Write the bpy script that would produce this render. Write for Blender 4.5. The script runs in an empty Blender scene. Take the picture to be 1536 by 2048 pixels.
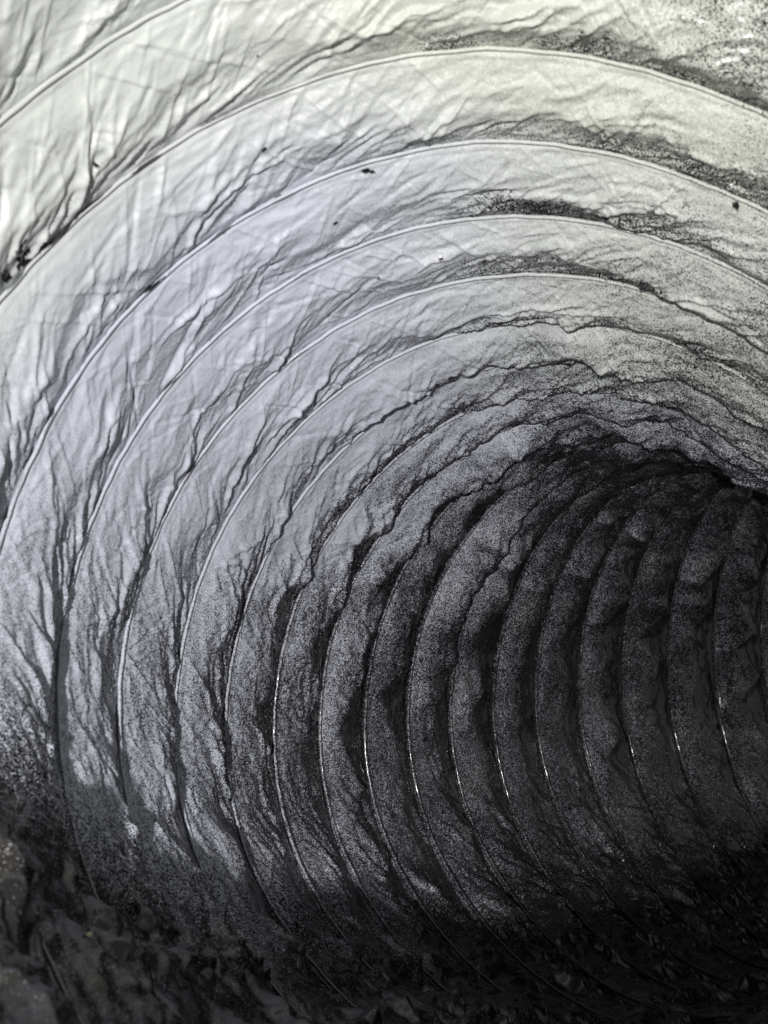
import bpy, math
import numpy as np
from mathutils import Vector, Matrix

# ------------------------------------------------------------------ camera, world, light
C = bpy.context.scene.collection
sc = bpy.context.scene
S = 0.1                                   # duct radius in metres
Z0 = 0.25                                 # camera height above the datum
FPX = 1538 * math.exp(0.23136)            # focal length in pixels of the 1536 x 2048 photograph

cam_d = bpy.data.cameras.new("camera")
cam = bpy.data.objects.new("camera", cam_d)
C.objects.link(cam)
cam.location = (0, 0, Z0)
cam.rotation_euler = (math.radians(90), 0, 0)
cam_d.sensor_fit = 'VERTICAL'
cam_d.sensor_height = 24.0
cam_d.lens = FPX / 2048 * 24.0
cam_d.clip_start = 0.002
cam_d.clip_end = 50
cam_d.dof.use_dof = True
cam_d.dof.focus_distance = 0.36
cam_d.dof.aperture_fstop = 24.0
sc.camera = cam

world = bpy.data.worlds.new("World")
sc.world = world
world.use_nodes = True
bg = world.node_tree.nodes["Background"]
bg.inputs[0].default_value = (0.97, 1.0, 0.98, 1)
bg.inputs[1].default_value = 0.15

def lamp(name, pos, power, radius, col):
    d = bpy.data.lights.new(name, 'POINT')
    d.energy = power
    d.shadow_soft_size = radius
    d.color = col
    o = bpy.data.objects.new(name, d)
    o.location = pos
    C.objects.link(o)
    return o
LX, LY, LZ = -0.048, -0.200, -0.003          # the phone's flash, beside and behind the lens
lamp("flash_light", (LX, LY, Z0 + LZ), 7.4, 0.005, (1.0, 0.985, 0.96))

sc.view_settings.view_transform = 'Standard'
sc.view_settings.look = 'None'
sc.view_settings.exposure = 0
sc.view_settings.gamma = 1

# ------------------------------------------------------------------ the duct's centreline (units of its radius)
P = [0.23136, 0.13544, -0.20173, 1.42249, 0.092, 0.68531, 0.67764, -0.30855, 0.12629, 0.65475, -0.9228, -0.21475, 0.64942, -0.23711, -1.35559, -0.04982, -0.09063, 0.03561, 0.24549, 0.0247, -0.04464, -0.01534, -0.00035, -0.00124, 0.00569, 0.0013, -0.03405, 0.03384, 0.01533, 0.0247, -0.00488, -0.0355, 0.00235, -0.00962, -0.01961, -0.03093, 0.02672, 0.07767, -0.01322, 0.0609, -0.06458, 0.02389, -0.00451, 0.03075, -0.00784, -0.03146, 0.00029, -0.01421, -0.02782]
PITCH = math.exp(P[14])
TWO = 2 * math.pi
_s = np.linspace(-6, 26, 2401)
_uc = np.clip(_s, -3, 19.5)
_u = _uc / 18
_T = sum(P[4 + k] * _u ** k for k in range(5))
_Q = sum(P[9 + k] * _u ** k for k in range(5))
_T = _T + (_s - _uc) * 0.075 * (_s > 19)
_t = np.stack([np.sin(_T) * np.cos(_Q), np.sin(_Q), np.cos(_T) * np.cos(_Q)], 1)
_c = np.cumsum(_t * (_s[1] - _s[0]) * PITCH, 0)
_c = _c - _c[np.argmin(abs(_s))] + np.array(P[1:4])
_a = np.cross(np.array([0, 1.0, 0]), _t)
_a /= np.linalg.norm(_a, axis=1)[:, None]
_b = np.cross(_t, _a)

def smooth(a, b, x):
    t = np.clip((x - a) / (b - a), 0, 1)
    return t * t * (3 - 2 * t)

def ip(A, s):
    return np.stack([np.interp(s, _s, A[:, j]) for j in range(3)], -1)

def surf(s, ph, inward=0.0, axial=0.0):
    """point of the duct wall: s turns along, ph round; inward = towards the axis"""
    kk = np.clip((s + ph / TWO) / 18, -0.15, 1.15)
    u = np.clip(s, -3, 19) / 18 - .4
    R = 0; A = 0; j = 19
    for m in (2, 3):
        for f in (np.cos, np.sin):
            for q in range(3):
                R = R + P[j] * u ** q * f(m * ph); j += 1
    for m in (1, 2, 3):
        for f in (np.cos, np.sin):
            for q in range(3):
                A = A + P[j] * u ** q * f(m * ph); j += 1
    fl = 0.36 * np.exp(-((ph - 1.40) / 0.75) ** 2) * smooth(6.5, 0.0, s + ph / TWO)      # the mouth flares at the bottom
    fl = fl + 0.20 * np.exp(-((ph - 2.85) / 0.5) ** 2) * smooth(2.3, 0.5, s + ph / TWO)
    inward = inward - fl
    rx = 1 + P[15] + P[17] * kk + R - inward
    ry = 1 + P[16] + P[18] * kk + R - inward
    X = ip(_c, s) + ip(_a, s) * (np.cos(ph) * rx)[..., None] + ip(_b, s) * (np.sin(ph) * ry)[..., None] \
        + ip(_t, s) * (A + axial)[..., None]
    return X

def to_world(X):
    return np.stack([X[..., 0] * S, X[..., 2] * S, Z0 - X[..., 1] * S], -1)

# ------------------------------------------------------------------ noise
rng = np.random.default_rng(7)
_G = rng.standard_normal((256, 256, 2))
_G /= np.linalg.norm(_G, axis=2)[..., None]
def noise(x, y):
    xi = np.floor(x).astype(int); yi = np.floor(y).astype(int)
    fx = x - xi; fy = y - yi
    u = fx * fx * fx * (fx * (fx * 6 - 15) + 10); v = fy * fy * fy * (fy * (fy * 6 - 15) + 10)
    def g(i, j):
        G = _G[(xi + i) & 255, (yi + j) & 255]
        return G[..., 0] * (fx - i) + G[..., 1] * (fy - j)
    a = g(0, 0) * (1 - u) + g(1, 0) * u
    b = g(0, 1) * (1 - u) + g(1, 1) * u
    return (a * (1 - v) + b * v) * 1.5
def bump(x, c, w):
    return np.exp(-((x - c) / w) ** 2)
def crumple(x, y, seed):
    """facetted crumple: highest of tilted planes given per jittered cell"""
    xi = np.floor(x).astype(int); yi = np.floor(y).astype(int)
    best = np.full(x.shape, -1e9); 
    for i in (-1, 0, 1):
        for j in (-1, 0, 1):
            cx = xi + i; cy = yi + j
            h = _G[(cx * 7 + seed) & 255, (cy * 13 + seed * 3) & 255]
            g = _G[(cx * 5 + 31 + seed) & 255, (cy * 11 + 17) & 255]
            px = cx + .5 + .45 * h[..., 0]; py = cy + .5 + .45 * h[..., 1]
            d = np.hypot(x - px, y - py)
            z = -d * 0.9 + 0.55 * (g[..., 0] * (x - px) + g[..., 1] * (y - py)) + 0.25 * h[..., 1]
            best = np.maximum(best, z)
    return best

# ------------------------------------------------------------------ materials
def nt(m):
    m.use_nodes = True
    t = m.node_tree
    t.nodes.clear()
    return t
def mk(t, typ, **kw):
    n = t.nodes.new(typ)
    for k, v in kw.items():
        setattr(n, k, v)
    return n
def film_material(name, gloss=0.30, spec=0.5, wire=False):
    m = bpy.data.materials.new(name)
    t = nt(m); L = t.links.new
    out = mk(t, 'ShaderNodeOutputMaterial')
    tc = mk(t, 'ShaderNodeTexCoord')
    att = mk(t, 'ShaderNodeAttribute', attribute_name='powder')
    sep = mk(t, 'ShaderNodeSeparateColor')
    L(att.outputs['Color'], sep.inputs[0])
    sur = mk(t, 'ShaderNodeAttribute', attribute_name='surf')
    def math_(op, a, b=None, c=None, clamp=False):
        n = mk(t, 'ShaderNodeMath', operation=op, use_clamp=clamp)
        for i, v in enumerate((a, b, c)):
            if v is None: continue
            if isinstance(v, (int, float)): n.inputs[i].default_value = v
            else: L(v, n.inputs[i])
        return n.outputs[0]
    # grains of powder: two sizes of cell, each cell covered or not
    def grains(scale, gain):
        v = mk(t, 'ShaderNodeTexVoronoi', feature='F1')
        v.inputs['Scale'].default_value = scale
        v.inputs['Randomness'].default_value = 1.0
        L(tc.outputs['Object'], v.inputs['Vector'])
        s2 = mk(t, 'ShaderNodeSeparateColor')
        L(v.outputs['Color'], s2.inputs[0])
        return s2.outputs[0], s2.outputs[1], v
    g1, h1, v1 = grains(4000, 1)
    g2, h2, v2 = grains(8500, 1)
    n1 = mk(t, 'ShaderNodeTexNoise'); n1.inputs['Scale'].default_value = 420; n1.inputs['Detail'].default_value = 5
    L(tc.outputs['Object'], n1.inputs['Vector'])
    n2 = mk(t, 'ShaderNodeTexNoise'); n2.inputs['Scale'].default_value = 60; n2.inputs['Detail'].default_value = 4
    L(tc.outputs['Object'], n2.inputs['Vector'])
    dens = math_('ADD', sep.outputs[0], math_('MULTIPLY', math_('SUBTRACT', n1.outputs['Fac'], 0.5), 0.34))
    dens = math_('ADD', dens, math_('MULTIPLY', math_('SUBTRACT', n2.outputs['Fac'], 0.5), 0.30))
    gr = math_('ADD', math_('MULTIPLY', g1, 0.78), math_('MULTIPLY', g2, 0.22))
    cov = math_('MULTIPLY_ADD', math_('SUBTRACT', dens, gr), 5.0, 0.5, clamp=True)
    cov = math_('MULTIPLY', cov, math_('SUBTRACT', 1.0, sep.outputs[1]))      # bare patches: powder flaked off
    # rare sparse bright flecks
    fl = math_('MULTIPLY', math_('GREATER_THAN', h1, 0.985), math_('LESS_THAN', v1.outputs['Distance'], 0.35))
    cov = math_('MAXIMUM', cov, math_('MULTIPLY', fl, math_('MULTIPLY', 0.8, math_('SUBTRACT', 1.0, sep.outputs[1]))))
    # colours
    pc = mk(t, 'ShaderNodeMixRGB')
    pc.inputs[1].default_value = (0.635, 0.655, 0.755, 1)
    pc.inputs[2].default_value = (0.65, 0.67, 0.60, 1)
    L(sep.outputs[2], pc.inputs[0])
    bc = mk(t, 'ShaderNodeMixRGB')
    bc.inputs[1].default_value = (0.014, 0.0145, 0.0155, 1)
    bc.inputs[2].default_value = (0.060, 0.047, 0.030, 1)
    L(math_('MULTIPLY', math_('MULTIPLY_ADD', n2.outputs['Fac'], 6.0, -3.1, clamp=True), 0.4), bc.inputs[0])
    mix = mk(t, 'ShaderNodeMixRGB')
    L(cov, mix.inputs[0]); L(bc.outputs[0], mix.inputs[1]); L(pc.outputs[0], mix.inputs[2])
    b = mk(t, 'ShaderNodeBsdfPrincipled')
    L(mix.outputs[0], b.inputs['Base Color'])
    r = math_('MULTIPLY_ADD', cov, 0.50 - gloss, gloss, clamp=True)
    L(r, b.inputs['Roughness'])
    b.inputs['Specular IOR Level'].default_value = spec
    # fine relief: grain and creases running with the fold direction
    mp = mk(t, 'ShaderNodeMapping'); mp.inputs['Scale'].default_value = (16, 34, 0); mp.inputs['Rotation'].default_value = (0, 0, 0.35)
    L(sur.outputs['Vector'], mp.inputs['Vector'])
    n3 = mk(t, 'ShaderNodeTexNoise'); n3.inputs['Scale'].default_value = 1.0; n3.inputs['Detail'].default_value = 6
    n3.inputs['Roughness'].default_value = 0.62; n3.inputs['Distortion'].default_value = 0.6
    L(mp.outputs[0], n3.inputs['Vector'])
    bp = mk(t, 'ShaderNodeBump'); bp.inputs['Strength'].default_value = 0.42 if not wire else 0.2
    bp.inputs['Distance'].default_value = 0.0013
    s3 = mk(t, 'ShaderNodeSeparateXYZ'); L(sur.outputs['Vector'], s3.inputs[0])
    mp2 = mk(t, 'ShaderNodeMapping'); mp2.inputs['Scale'].default_value = (24, 52, 0); mp2.inputs['Rotation'].default_value = (0, 0, -0.45)
    L(sur.outputs['Vector'], mp2.inputs['Vector'])
    # creased facets: warped, stretched cells in two sizes
    nw = mk(t, 'ShaderNodeTexNoise'); nw.inputs['Scale'].default_value = 7; nw.inputs['Detail'].default_value = 2
    L(sur.outputs['Vector'], nw.inputs['Vector'])
    ws = mk(t, 'ShaderNodeVectorMath', operation='SCALE'); L(nw.outputs['Color'], ws.inputs[0]); ws.inputs['Scale'].default_value = 2.2
    wa = mk(t, 'ShaderNodeVectorMath', operation='ADD'); L(mp2.outputs[0], wa.inputs[0]); L(ws.outputs[0], wa.inputs[1])
    fac = []
    for sc_ in (0.30, 0.85):
        vv_ = mk(t, 'ShaderNodeTexVoronoi', voronoi_dimensions='2D', feature='F1'); vv_.inputs['Scale'].default_value = sc_
        L(wa.outputs[0], vv_.inputs['Vector']); fac.append(vv_.outputs['Distance'])
    rdg = math_('MULTIPLY_ADD', fac[0], -1.5, math_('MULTIPLY', fac[1], -0.45))
    L(math_('MULTIPLY', math_('MULTIPLY_ADD', n3.outputs['Fac'], 0.5, rdg), s3.outputs[2]), bp.inputs['Height'])
    bp2 = mk(t, 'ShaderNodeBump'); bp2.inputs['Strength'].default_value = 0.5
    bp2.inputs['Distance'].default_value = 0.00008
    L(math_('MULTIPLY', cov, math_('ADD', 0.4, g1)), bp2.inputs['Height'])
    L(bp.outputs[0], bp2.inputs['Normal'])
    # every grain lies at an angle of its own
    vs = mk(t, 'ShaderNodeVectorMath', operation='SUBTRACT'); L(v1.outputs['Color'], vs.inputs[0]); vs.inputs[1].default_value = (0.5, 0.5, 0.5)
    vm = mk(t, 'ShaderNodeVectorMath', operation='SCALE'); L(vs.outputs[0], vm.inputs[0]); L(math_('MULTIPLY', cov, math_('MULTIPLY_ADD', sep.outputs[0], -0.45, 1.0, clamp=True)), vm.inputs['Scale'])
    va = mk(t, 'ShaderNodeVectorMath', operation='ADD'); L(bp2.outputs[0], va.inputs[0]); L(vm.outputs[0], va.inputs[1])
    vn = mk(t, 'ShaderNodeVectorMath', operation='NORMALIZE'); L(va.outputs[0], vn.inputs[0])
    L(vn.outputs[0], b.inputs['Normal'])
    L(b.outputs[0], out.inputs['Surface'])
    return m
M_FILM = film_material('powdered_black_film', 0.19, 1.0)
M_WIRE = film_material('powdered_sheathed_wire', 0.13, 1.2, wire=True)

# ------------------------------------------------------------------ mesh helper
def grid_object(name, X, mat, parent, powder=None, srf=None, closed_v=False):
    n, m = X.shape[:2]
    idx = np.arange(n * m).reshape(n, m)
    if closed_v:
        j2 = np.roll(idx, -1, 1)
        a, b, c, d = idx[:-1], idx[1:], j2[1:], j2[:-1]
    else:
        a, b, c, d = idx[:-1, :-1], idx[1:, :-1], idx[1:, 1:], idx[:-1, 1:]
    F = np.stack([a, b, c, d], -1).reshape(-1, 4)
    me = bpy.data.meshes.new(name)
    W = to_world(X).reshape(-1, 3).astype(np.float32) - ORG
    me.vertices.add(len(W)); me.vertices.foreach_set('co', W.ravel())
    me.loops.add(F.size); me.loops.foreach_set('vertex_index', F.ravel().astype(np.int32))
    me.polygons.add(len(F))
    me.polygons.foreach_set('loop_start', (np.arange(len(F)) * 4).astype(np.int32))
    me.update(calc_edges=True)
    me.shade_smooth()
    me.materials.append(mat)
    if powder is not None:
        at = me.attributes.new('powder', 'FLOAT_COLOR', 'POINT')
        col = np.ones((len(W), 4), np.float32); col[:, :3] = powder.reshape(-1, 3)
        at.data.foreach_set('color', col.ravel())
    if srf is not None:
        at = me.attributes.new('surf', 'FLOAT_VECTOR', 'POINT')
        at.data.foreach_set('vector', srf.reshape(-1, 3).astype(np.float32).ravel())
    o = bpy.data.objects.new(name, me)
    C.objects.link(o)
    o.parent = parent
    return o

ORG = np.array([0.0, 0.05, 0.10], np.float32)
duct = bpy.data.objects.new('flexible_duct', None)
duct.location = tuple(float(v) for v in ORG)
duct.empty_display_size = 0.05
C.objects.link(duct)
duct['label'] = 'inside of black plastic flexible duct with spiral wire ribs, coated in pale grey powder'
duct['category'] = 'flexible duct'

# ------------------------------------------------------------------ film shape
K0, K1 = -2, 22
# bare patches where the powder has flaked: (turn + v, angle, length round, width along, tilt)
BARE = [(2.09, 4.418, .016, .03, 1.5), (1.4, 4.194, .008, .02, 0), (1.0, 4.121, .032, .02, 0), (1.0, 4.17, .005, .02, 0), (2.0, 3.969, .010, .02, 0),
        (2.0, 3.833, .030, .018, 0), (2.02, 4.041, .008, .015, 0), (2.0, 4.194, .008, .015, 0), (3.0, 3.593, .016, .025, 0), (3.0, 3.569, .010, .02, 0),
        (2.0, 3.44, .014, .02, 0), (2.0, 3.352, .030, .02, 0), (0.88, 3.617, .018, .14, 0), (0.97, 3.673, .012, .05, 0), (0.9, 3.569, .018, .06, 0),
        (0.6, 4.242, .005, .02, 0), (0.7, 3.841, .004, .02, 0), (5.7, 4.338, .022, .05, 0), (5.6, 4.418, .020, .05, 0), (3.6, 4.642, .012, .04, 0),
        (3.4, 4.53, .010, .02, 0), (2.1, 5.307, .008, .05, 0), (2.5, 4.3, .006, .02, 0), (3.45, 4.35, .006, .02, 0), (1.7, 3.95, .005, .02, 0)]
# fold crests of the five nearest bands, as angle round : place between the two wires
CREST = {0: ([3.4, 3.617, 3.713, 3.769, 3.841, 3.87, 3.993, 4.025, 4.242, 4.378, 4.522, 4.859, 5.003, 5.115, 5.259], [.85, .84, .8, .66, .55, .72, .62, .50, .44, .7, .72, .8, .7, .78, .85]),
 1: ([3.2, 3.424, 3.505, 3.625, 3.681, 3.849, 3.977, 4.129, 4.242, 4.33, 4.482, 4.6, 4.70, 4.875, 4.955, 5.123, 5.251, 5.355], [.8, .66, .72, .5, .38, .84, .7, .66, .45, .62, .7, .86, .66, .55, .66, .6, .66, .5]),
 2: ([3.0, 3.2, 3.384, 3.521, 3.673, 3.817, 3.95, 4.081, 4.12, 4.258, 4.53, 4.786, 5.0, 5.115, 5.243, 5.315], [.8, .5, .62, .75, .32, .5, .7, .38, .62, .72, .42, .55, .75, .46, .6, .82]),
 3: ([2.9, 3.1, 3.232, 3.33, 3.505, 3.6, 3.737, 3.85, 4.0, 4.129, 4.322, 4.41, 4.61, 4.802, 4.979, 5.107, 5.203, 5.395], [.8, .45, .75, .82, .4, .7, .3, .62, .66, .4, .35, .66, .5, .46, .7, .66, .85, .9]),
 4: ([2.8, 3.0, 3.184, 3.3, 3.424, 3.55, 3.649, 3.857, 3.95, 4.113, 4.298, 4.434, 4.6, 4.794, 4.834, 4.939, 5.051, 5.235, 5.355], [.7, .8, .4, .7, .36, .7, .38, .5, .72, .33, .42, .7, .6, .65, .88, .6, .66, .45, .4])}
def slack(s, ph):
    """how far the film billows in between two turns"""
    top = bump(ph, 4.95, 0.95); left = bump(ph, 3.1, 0.9); bot = bump(ph, 1.75, 0.75)
    deep = smooth(2.5, 8.5, s + 0.6)
    return 0.024 + 0.004 * top + 0.012 * top * deep + 0.030 * bump(ph, 3.75, 0.6) * smooth(6, 10, s + .6) + 0.006 * bot

def film_height(k, v, ph, rs):
    s = k + v - ph / TWO
    x = ph * 1.0; y = s * PITCH
    A = slack(s, ph)
    bs = 0.28 * smooth(3, 7, s + ph / TWO)
    top = bump(ph, 4.95, 0.95); bot = smooth(2.75 - bs, 2.2 - bs, ph); deep = smooth(2.5, 8.5, s + 0.6)
    phg = ph[:, 0]
    # the band is made of lobes: the crest wanders in straight runs between pinch points
    if k in CREST:
        cg = np.interp(phg, *CREST[k])
        pin = np.array(CREST[k][0]); val = np.array(CREST[k][1])
        lo = np.interp(phg, pin, 0.55 + 0.9 * val)
    else:
        pts = [0.0]
        while pts[-1] < TWO: pts.append(pts[-1] + rs.uniform(0.07, 0.26))
        pts = np.array(pts)
        val = rs.uniform(0.22, 0.62, len(pts)); val[::2] = rs.uniform(0.6, 0.98, len(val[::2]))
        cg = np.interp(phg, pts, val)
        lo = np.interp(phg, pts, rs.uniform(0.45, 1.5, len(pts)))
    cg = cg + 0.03 * noise(phg * 23.0, phg * 0 + k * 9.1)
    vc = np.clip(0.10 + 0.78 * cg, 0.25, 0.85)[:, None]
    A = A * (rs.uniform(0.75, 1.35) if k > 4 else rs.uniform(0.9, 1.05)) * lo[:, None] * (1 + 0.25 * noise(x * 9.3, k * 5.1 + 9))
    up = np.clip(v / vc, 0, 1); dn = np.clip((1 - v) / (1 - vc), 0, 1)
    prof = np.where(v < vc, np.sin(up * math.pi / 2) ** 0.9, dn * (0.6 + 0.4 * dn))
    h = A * prof
    edge = np.clip(v / 0.12, 0, 1) * np.clip((1 - v) / 0.12, 0, 1) ** 0.8   # film is held flat at the wires
    w = 0.05 * noise(x * 7, y * 9); sk = 0.30 + 0.16 * noise(x * 0.9, k * 5.3 + 2)
    n = (1 - np.abs(noise((x + w) * 4.0 + y * 4.0, (y + x * 0.3) * 13 + 11 + sk * 12)) * 2.2)
    n2 = (1 - np.abs(noise((x + w) * 8.0 + 3, (y + x * 0.36) * 30 + 51 + sk * 30)) * 2.2)
    n3 = noise(x * 20 + 8, (y + x * 0.33) * 70)
    calm = smooth(-0.35, 0.35, noise(x * 3.3 + 40, k * 2.7 + v * 1.5))
    amp = (0.30 + 0.8 * smooth(0.2, 0.95, v)) * (0.35 + 0.95 * calm)
    n = 1.15 - np.sqrt((1 - n) ** 2 + 0.0); h = h + edge * amp * (0.0066 * n + 0.0042 * n2 * (0.4 + calm))
    # crumpled floor and inner bend
    ct = bump(ph, 4.55, 0.75)
    cr = bot * 0.046 + ct * deep * 0.012 + 0.0066
    cz = crumple(x * 4.2 + y * 3, y * 11.0 + x * 3, 3) + 0.42 * crumple(x * 10 + 3, y * 24 + x * 7, 9) + 0.20 * (1 - 0.6 * bot) * crumple(x * 30 + 3, y * 50 + x * 12, 5)
    h = h + edge * cr * (cz + .6)
    # gathered pleats: each a sharp fold that starts at the deeper wire and dies away in the band
    P1 = np.zeros_like(h)
    NP = 100 if k < 9 else 70
    NC = 60 if k > 4 else 0
    for i in range(NP + 60 + NC):
        p0 = rs.uniform(0.5, 5.9) if i < NP else (rs.uniform(0.9, 2.4 if k < 5 else 2.25) if i < NP + 60 else rs.uniform(3.3, 5.1))
        Lp = rs.uniform(0.08, 0.42)
        v1 = rs.uniform(0.05, 0.6); curve = rs.uniform(0.6, 1.6)
        vend = 1.0 if rs.random() < .6 else rs.uniform(.5, .9)
        wd = rs.uniform(0.005, 0.022) * (1.5 if i >= NP else 1); am = rs.uniform(0.3, 1.0) * wd * (0.45 if i >= NP + 60 else 0.85 if i >= NP else 0.66) * (1 if rs.random() < .7 else -0.8)
        i0 = np.searchsorted(phg, p0 - 0.06); i1 = np.searchsorted(phg, p0 + Lp + 0.06)
        if i1 - i0 < 3: continue
        xx = ph[i0:i1]; vv = v[i0:i1]
        tt = (xx - p0) / Lp
        wig = 0.05 * noise(xx * 17 + i, xx * 0 + i * 3.3)
        line = vend - (vend - v1) * np.sign(tt) * np.abs(tt) ** curve + wig
        slope = (vend - v1) * PITCH / Lp
        d = (vv - line) * PITCH / math.sqrt(1 + slope * slope)
        tp = np.clip(tt * 6 + 0.5, 0, 1) * np.clip((1 - tt) * 1.6, 0, 1) * (1 - (0.5 if k < 5 else 0.25) * bump(xx, 2.85, 0.3))
        wl = wd * (0.45 + 0.9 * np.clip(tt, 0, 1))
        dd = np.where(d > 0, d / (wl * 0.6), -d / (wl * 1.4))
        P1[i0:i1] += am * tp * np.clip(1 - dd, 0, 1) ** 1.2
    # fine straight creases, short and shallow, crossing one another
    if k < 9:
        for i in range(300 if k < 5 else 220):
            p0 = rs.uniform(2.5, 5.2); v0 = rs.uniform(0.03, 0.97)
            Lp = rs.uniform(0.03, 0.13); dvv = rs.choice([-1, -1, -1, 1]) * rs.uniform(0.02, 0.45) * Lp / 0.08
            wd = rs.uniform(0.004, 0.011); am = rs.uniform(0.15, 0.52) * wd * (1 if rs.random() < .6 else -1)
            i0 = np.searchsorted(phg, p0 - Lp); i1 = np.searchsorted(phg, p0 + Lp)
            if i1 - i0 < 3: continue
            xx = ph[i0:i1]; tt = (xx - p0) / Lp
            slope = dvv * PITCH / Lp
            d = (v[i0:i1] - v0 - dvv * tt) * PITCH / math.sqrt(1 + slope * slope)
            sharp = np.where(d > 0, d / (wd * 0.55), -d / (wd * 1.6))
            P1[i0:i1] += am * np.clip(1 - np.abs(tt), 0, 1) ** 0.7 * np.clip(1 - sharp, 0, 1)
    flange = 0.0022 * (smooth(0.085, 0.070, v) + smooth(0.915, 0.930, v))       # the sheath is welded down in a narrow strip
    return h + edge * P1 + flange, vc

def axial_shift(k, v, ph):
    # the billow leans towards the deeper end where the film is slack
    s = k + v - ph / TWO
    top = bump(ph, 4.95, 0.95); deep = smooth(2.5, 8.5, s + .6)
    return 0.05 * top * deep * np.sin(np.clip(v, 0, 1) * math.pi)

SRC = np.array([-0.25, -0.05, -0.2])         # where the powder was blown in from
def normals(X):
    du = np.gradient(X, axis=0); dv = np.gradient(X, axis=1)
    n = np.cross(du, dv)
    return n / (np.linalg.norm(n, axis=-1, keepdims=True) + 1e-12)

def powder_of(X, N, s, ph, kv, vc=None):
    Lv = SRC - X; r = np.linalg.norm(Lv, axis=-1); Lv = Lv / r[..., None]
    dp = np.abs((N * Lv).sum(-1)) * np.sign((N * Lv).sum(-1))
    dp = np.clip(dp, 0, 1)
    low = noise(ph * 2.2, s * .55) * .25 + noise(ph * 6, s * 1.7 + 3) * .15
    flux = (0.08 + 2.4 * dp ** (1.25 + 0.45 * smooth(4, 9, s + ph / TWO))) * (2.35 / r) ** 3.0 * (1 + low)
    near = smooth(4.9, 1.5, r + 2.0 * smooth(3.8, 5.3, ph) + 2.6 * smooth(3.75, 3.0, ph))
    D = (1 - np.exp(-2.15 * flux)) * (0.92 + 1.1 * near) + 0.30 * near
    fo = 0.34 * smooth(5.0, 2.0, s + ph / TWO) - 0.14 * smooth(5, 9, s + ph / TWO)  # near turns: powder thinned higher up, painting the lower-left shadow darker
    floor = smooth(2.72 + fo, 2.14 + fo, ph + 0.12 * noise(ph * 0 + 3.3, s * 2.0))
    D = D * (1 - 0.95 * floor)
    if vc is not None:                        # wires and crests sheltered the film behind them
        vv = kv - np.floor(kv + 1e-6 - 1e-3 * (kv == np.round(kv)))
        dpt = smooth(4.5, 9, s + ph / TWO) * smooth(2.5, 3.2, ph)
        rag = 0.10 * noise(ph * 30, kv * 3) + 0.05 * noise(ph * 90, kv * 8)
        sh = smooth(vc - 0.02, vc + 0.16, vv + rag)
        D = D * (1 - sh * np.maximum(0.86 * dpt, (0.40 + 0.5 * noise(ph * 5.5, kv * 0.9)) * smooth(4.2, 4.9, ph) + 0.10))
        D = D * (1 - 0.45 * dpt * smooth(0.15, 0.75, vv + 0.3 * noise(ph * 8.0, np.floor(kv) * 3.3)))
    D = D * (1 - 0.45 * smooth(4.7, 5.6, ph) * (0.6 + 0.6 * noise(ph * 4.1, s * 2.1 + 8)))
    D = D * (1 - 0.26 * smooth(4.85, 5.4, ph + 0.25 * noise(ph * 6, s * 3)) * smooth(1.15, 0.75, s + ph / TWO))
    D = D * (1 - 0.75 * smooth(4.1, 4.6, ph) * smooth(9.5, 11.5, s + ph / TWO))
    warm = np.clip(smooth(4.1, 5.1, ph) * 0.8 * smooth(9, 5, s + ph / TWO) + smooth(1.6, -0.2, s) * .7, 0, 1)
    return np.clip(D, 0.0, 2.2), warm

MOUTH = {-2: 3.7, -1: 3.6, 0: 3.35}
def phi_grid(k):
    n = 2000 if k < 5 else 1500 if k < 8 else 950
    # fine where the wall is in view, coarse elsewhere
    q = np.linspace(0, TWO, 4000)
    w = 0.12 + smooth(0.7, 1.3, q) * smooth(5.95, 5.6, q)
    cw = np.cumsum(w); cw = (cw - cw[0]) / (cw[-1] - cw[0])
    if k in MOUTH:                            # the mouth is cut on a slant: only the upper and left wall reach this far
        return np.interp(np.linspace(np.interp(MOUTH[k], q, cw), 1, n), cw, q)
    return np.interp(np.linspace(0, 1, n), cw, q)

FILM = {}
for k in range(K0, K1):
    rs = np.random.default_rng(100 + k)
    pg = phi_grid(k); nv = 60 if k < 5 else 46 if k < 8 else 30
    vg = np.linspace(0, 1, nv)
    ph, v = np.meshgrid(pg, vg, indexing='ij')
    s = k + v - ph / TWO
    h, vc = film_height(k, v, ph, rs)
    seam = smooth(0, 0.15, ph) * smooth(TWO, TWO - 0.15, ph)
    h = h * seam
    X = surf(s, ph, h, axial_shift(k, v, ph) * seam)
    Nn = normals(X)
    inward = ip(_c, s) - X
    sg = np.sign((Nn * inward).sum(-1).mean())
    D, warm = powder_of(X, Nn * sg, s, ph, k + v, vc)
    bare = np.zeros_like(D)
    for (kv, pc, lp, lv, tl) in BARE:
        if abs(kv - k - .5) > 1: continue
        dx = (ph - pc) / lp; dy = (k + v - kv - tl * (ph - pc)) / lv
        rr = dx * dx + dy * dy + 1.5 * noise(ph * 75 + kv, (k + v) * 18)
        bare = np.maximum(bare, smooth(1.0, 0.75, rr))
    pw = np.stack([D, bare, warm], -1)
    sv = np.stack([ph, s * PITCH, 0.55 + 0.45 * np.maximum(smooth(3.0, 8.0, s + ph / TWO), smooth(3.3, 2.6, ph))], -1)
    FILM[k] = (pg, vg, X, Nn * sg)
    grid_object('film_panel', X, M_FILM, duct, pw, sv)

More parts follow.
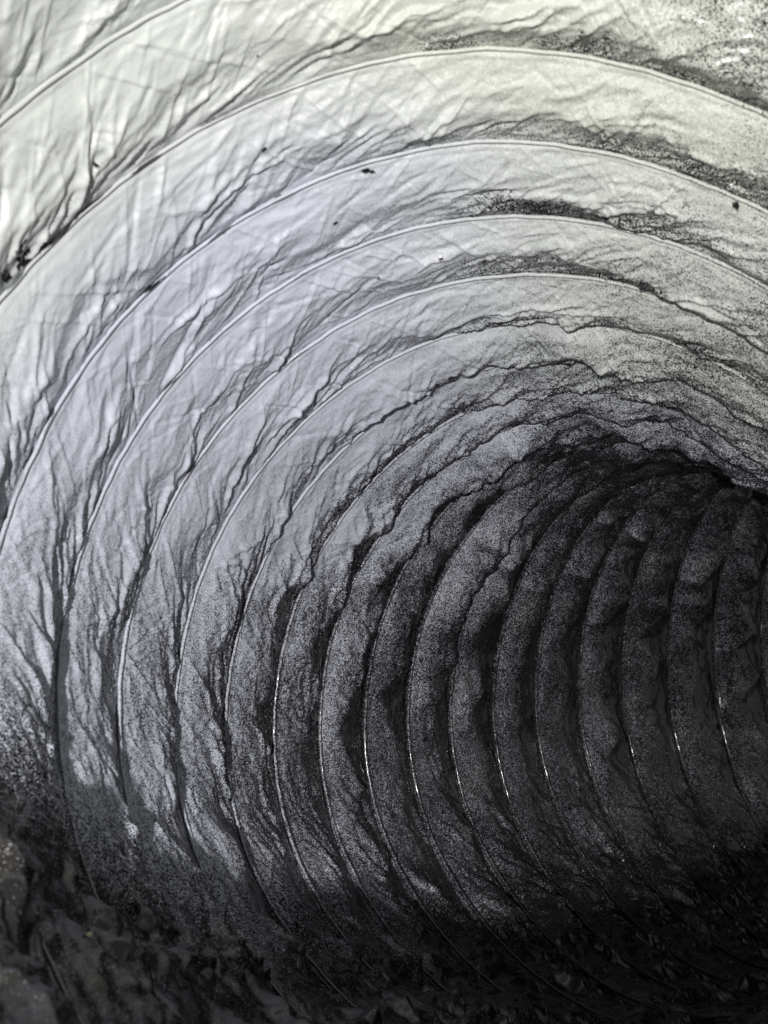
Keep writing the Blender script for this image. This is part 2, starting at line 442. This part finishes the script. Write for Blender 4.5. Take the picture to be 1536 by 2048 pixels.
# ------------------------------------------------------------------ wire turns
for k in range(K0, K1 + 1):
    pg = np.linspace(MOUTH.get(k, 0), TWO, 700)
    s = k - pg / TWO
    wob = 0.004 * noise(pg * 2.0 + 7, pg * 0 + k * 3.1) * smooth(0, .3, pg) * smooth(TWO, TWO - .3, pg)
    fade = smooth(0, .3, pg) * smooth(TWO, TWO - .3, pg)
    kink = np.exp(-np.sqrt((pg - 3.27) ** 2 + .02 ** 2) / 0.14) * smooth(9.5, 13, k)
    c0 = surf(s, pg, 0.0085 + 0.008 * smooth(6, 10, k) + 0.014 * smooth(2.7, 2.2, pg) + wob * .3 + kink * .036 + 0.0016 * fade * noise(pg * 21.0, pg * 0 + k * 7.7), wob - kink * .038 + 0.0022 * fade * noise(pg * 14.0 + 3, pg * 0 + k * 2.3))
    tg = np.gradient(c0, axis=0); tg /= np.linalg.norm(tg, axis=1)[:, None]
    inn = ip(_c, s) - c0; inn -= (inn * tg).sum(1)[:, None] * tg; inn /= np.linalg.norm(inn, axis=1)[:, None]
    bi = np.cross(tg, inn)
    al = np.linspace(0, TWO, 12, endpoint=False)
    # sheath: a half-round ridge, a little flattened, with thin flanges of film either side
    rad = np.interp(k, [1, 5, 14], [0.0044, 0.0056, 0.0088])
    X = c0[:, None] + (inn[:, None] * np.sin(al)[None, :, None] + bi[:, None] * np.cos(al)[None, :, None]) * rad
    Nn = (X - c0[:, None]) / rad
    S2 = np.repeat(s[:, None], 12, 1); P2 = np.repeat(pg[:, None], 12, 1)
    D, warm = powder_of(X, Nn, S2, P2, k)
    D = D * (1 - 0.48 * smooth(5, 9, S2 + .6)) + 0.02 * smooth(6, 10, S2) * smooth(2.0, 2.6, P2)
    worn = smooth(0.21, 0.27, noise(P2 * 9 + k, k * 4.4 + np.sin(al)[None] * .5) + 0.12 * noise(P2 * 130, k + np.cos(al)[None] * 1.5) - 0.05 - 0.15 * (np.cos(al)[None] > 0.2)) * smooth(6, 3, k) * bump(P2, 3.8, .5) * (k > 0)
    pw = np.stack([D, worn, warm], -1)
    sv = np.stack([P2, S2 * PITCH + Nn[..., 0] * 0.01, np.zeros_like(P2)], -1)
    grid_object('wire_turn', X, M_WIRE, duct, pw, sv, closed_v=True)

# ------------------------------------------------------------------ chips and shreds lying on the wall
def chip_material(name, col, rough):
    m = bpy.data.materials.new(name); t = nt(m)
    out = mk(t, 'ShaderNodeOutputMaterial'); b = mk(t, 'ShaderNodeBsdfPrincipled')
    tc = mk(t, 'ShaderNodeTexCoord'); n = mk(t, 'ShaderNodeTexNoise'); n.inputs['Scale'].default_value = 900
    r = mk(t, 'ShaderNodeMixRGB'); r.inputs[1].default_value = tuple(c * .75 for c in col) + (1,); r.inputs[2].default_value = tuple(col) + (1,)
    t.links.new(tc.outputs['Object'], n.inputs['Vector']); t.links.new(n.outputs['Fac'], r.inputs[0]); t.links.new(r.outputs[0], b.inputs['Base Color'])
    b.inputs['Roughness'].default_value = rough
    t.links.new(b.outputs[0], out.inputs['Surface'])
    return m
M_WHITE = chip_material('pale_chip', (0.85, 0.85, 0.82), 0.25)
M_GREY = chip_material('grey_shred', (0.30, 0.30, 0.29), 0.3)
M_YELLOW = chip_material('yellow_shred', (0.62, 0.60, 0.36), 0.35)
def chip(name, kk, pc, ln, wd, rot, mat, label, cat, seed, group=None):
    """a bent sliver of film with an uneven outline and real thickness, lying on the wall"""
    k = int(math.floor(kk)); pg, vg, X, Nn = FILM[k]
    i = int(np.searchsorted(pg, pc)); j = int(round((kk - k) * (len(vg) - 1)))
    p = X[i, j]; n = Nn[i, j]; n = n / np.linalg.norm(n)
    tx = X[i + 2, j] - X[i - 2, j]; tx -= (tx @ n) * n; tx /= np.linalg.norm(tx); ty = np.cross(n, tx)
    a = tx * math.cos(rot) + ty * math.sin(rot); b_ = np.cross(n, a)
    r = np.random.default_rng(seed); M = 11
    top = []
    for q in range(M):
        u = q / (M - 1) * 2 - 1
        w = wd * math.sqrt(max(0, 1 - abs(u) ** 2.4)) + wd * .08
        for sgn in (-1, 0, 1):
            lift = 0.004 + ln * 0.22 * u * u + (0.25 * wd if sgn == 0 else 0)
            top.append(p + n * lift + a * ln * u + b_ * (sgn * w * r.uniform(.65, 1.2) + .25 * wd * math.sin(3 * u + seed)))
    top = np.array(top); bot_ = top - n * 0.0012
    c = to_world(p[None])[0]
    V = [tuple(v) for v in to_world(np.concatenate([top, bot_])) - c]
    T = len(top); F = []
    for q in range(M - 1):
        for e in (0, 1):
            i0 = q * 3 + e
            F.append((i0, i0 + 1, i0 + 4, i0 + 3)); F.append((T + i0 + 3, T + i0 + 4, T + i0 + 1, T + i0))
        for e in (0, 2):
            i0 = q * 3 + e; F.append((i0, i0 + 3, T + i0 + 3, T + i0))
    for e0 in (0, (M - 1) * 3):
        F.append((e0, e0 + 1, T + e0 + 1, T + e0)); F.append((e0 + 1, e0 + 2, T + e0 + 2, T + e0 + 1))
    me = bpy.data.meshes.new(name); me.from_pydata(V, [], F); me.update(); me.materials.append(mat)
    o = bpy.data.objects.new(name, me); o.location = tuple(float(x) for x in c); C.objects.link(o)
    o['label'] = label; o['category'] = cat
    if group: o['group'] = group
    return o
CH = 'chips and shreds lying on the duct wall'
chip('plastic_chip', 12.8, 2.272, .006, .005, .3, M_WHITE, 'tiny bright white chip on the dark lower wall, the left and lower of two', 'chip', 1, CH)
chip('plastic_chip', 13.8, 2.281, .006, .005, 1.3, M_WHITE, 'tiny bright white chip on the dark lower wall, the right and upper of two', 'chip', 2, CH)
chip('film_shred', 13.3, 2.055, .022, .006, .2, M_GREY, 'thin grey shred on the dark duct floor, nearest below the two white chips', 'shred', 3, CH)
chip('film_shred', 13.45, 1.985, .018, .005, .5, M_GREY, 'short grey shred lying just right of another shred below the white chips', 'shred', 4, CH)
chip('film_shred', 14.45, 1.772, .020, .006, .9, M_GREY, 'grey shred on the black duct floor, rightmost of the shreds', 'shred', 5, CH)
chip('film_shred', 12.6, 1.796, .020, .008, .1, M_GREY, 'broader grey shred low on the duct floor, towards the bottom right corner', 'shred', 6, CH)
chip('film_shred', 9.1, 2.012, .016, .006, 2.2, M_GREY, 'small grey shred on crumpled film near the bottom centre', 'shred', 7, CH)
chip('yellow_shred', 3.9, 2.56, .014, .004, 1.9, M_YELLOW, 'pale yellow shred caught by a wire rib at the lower left', 'shred', 8, CH)
chip('yellow_shred', 2.35, 2.33, .012, .005, 1.9, M_YELLOW, 'blurred pale yellow shred near the bottom left corner', 'shred', 9, CH)
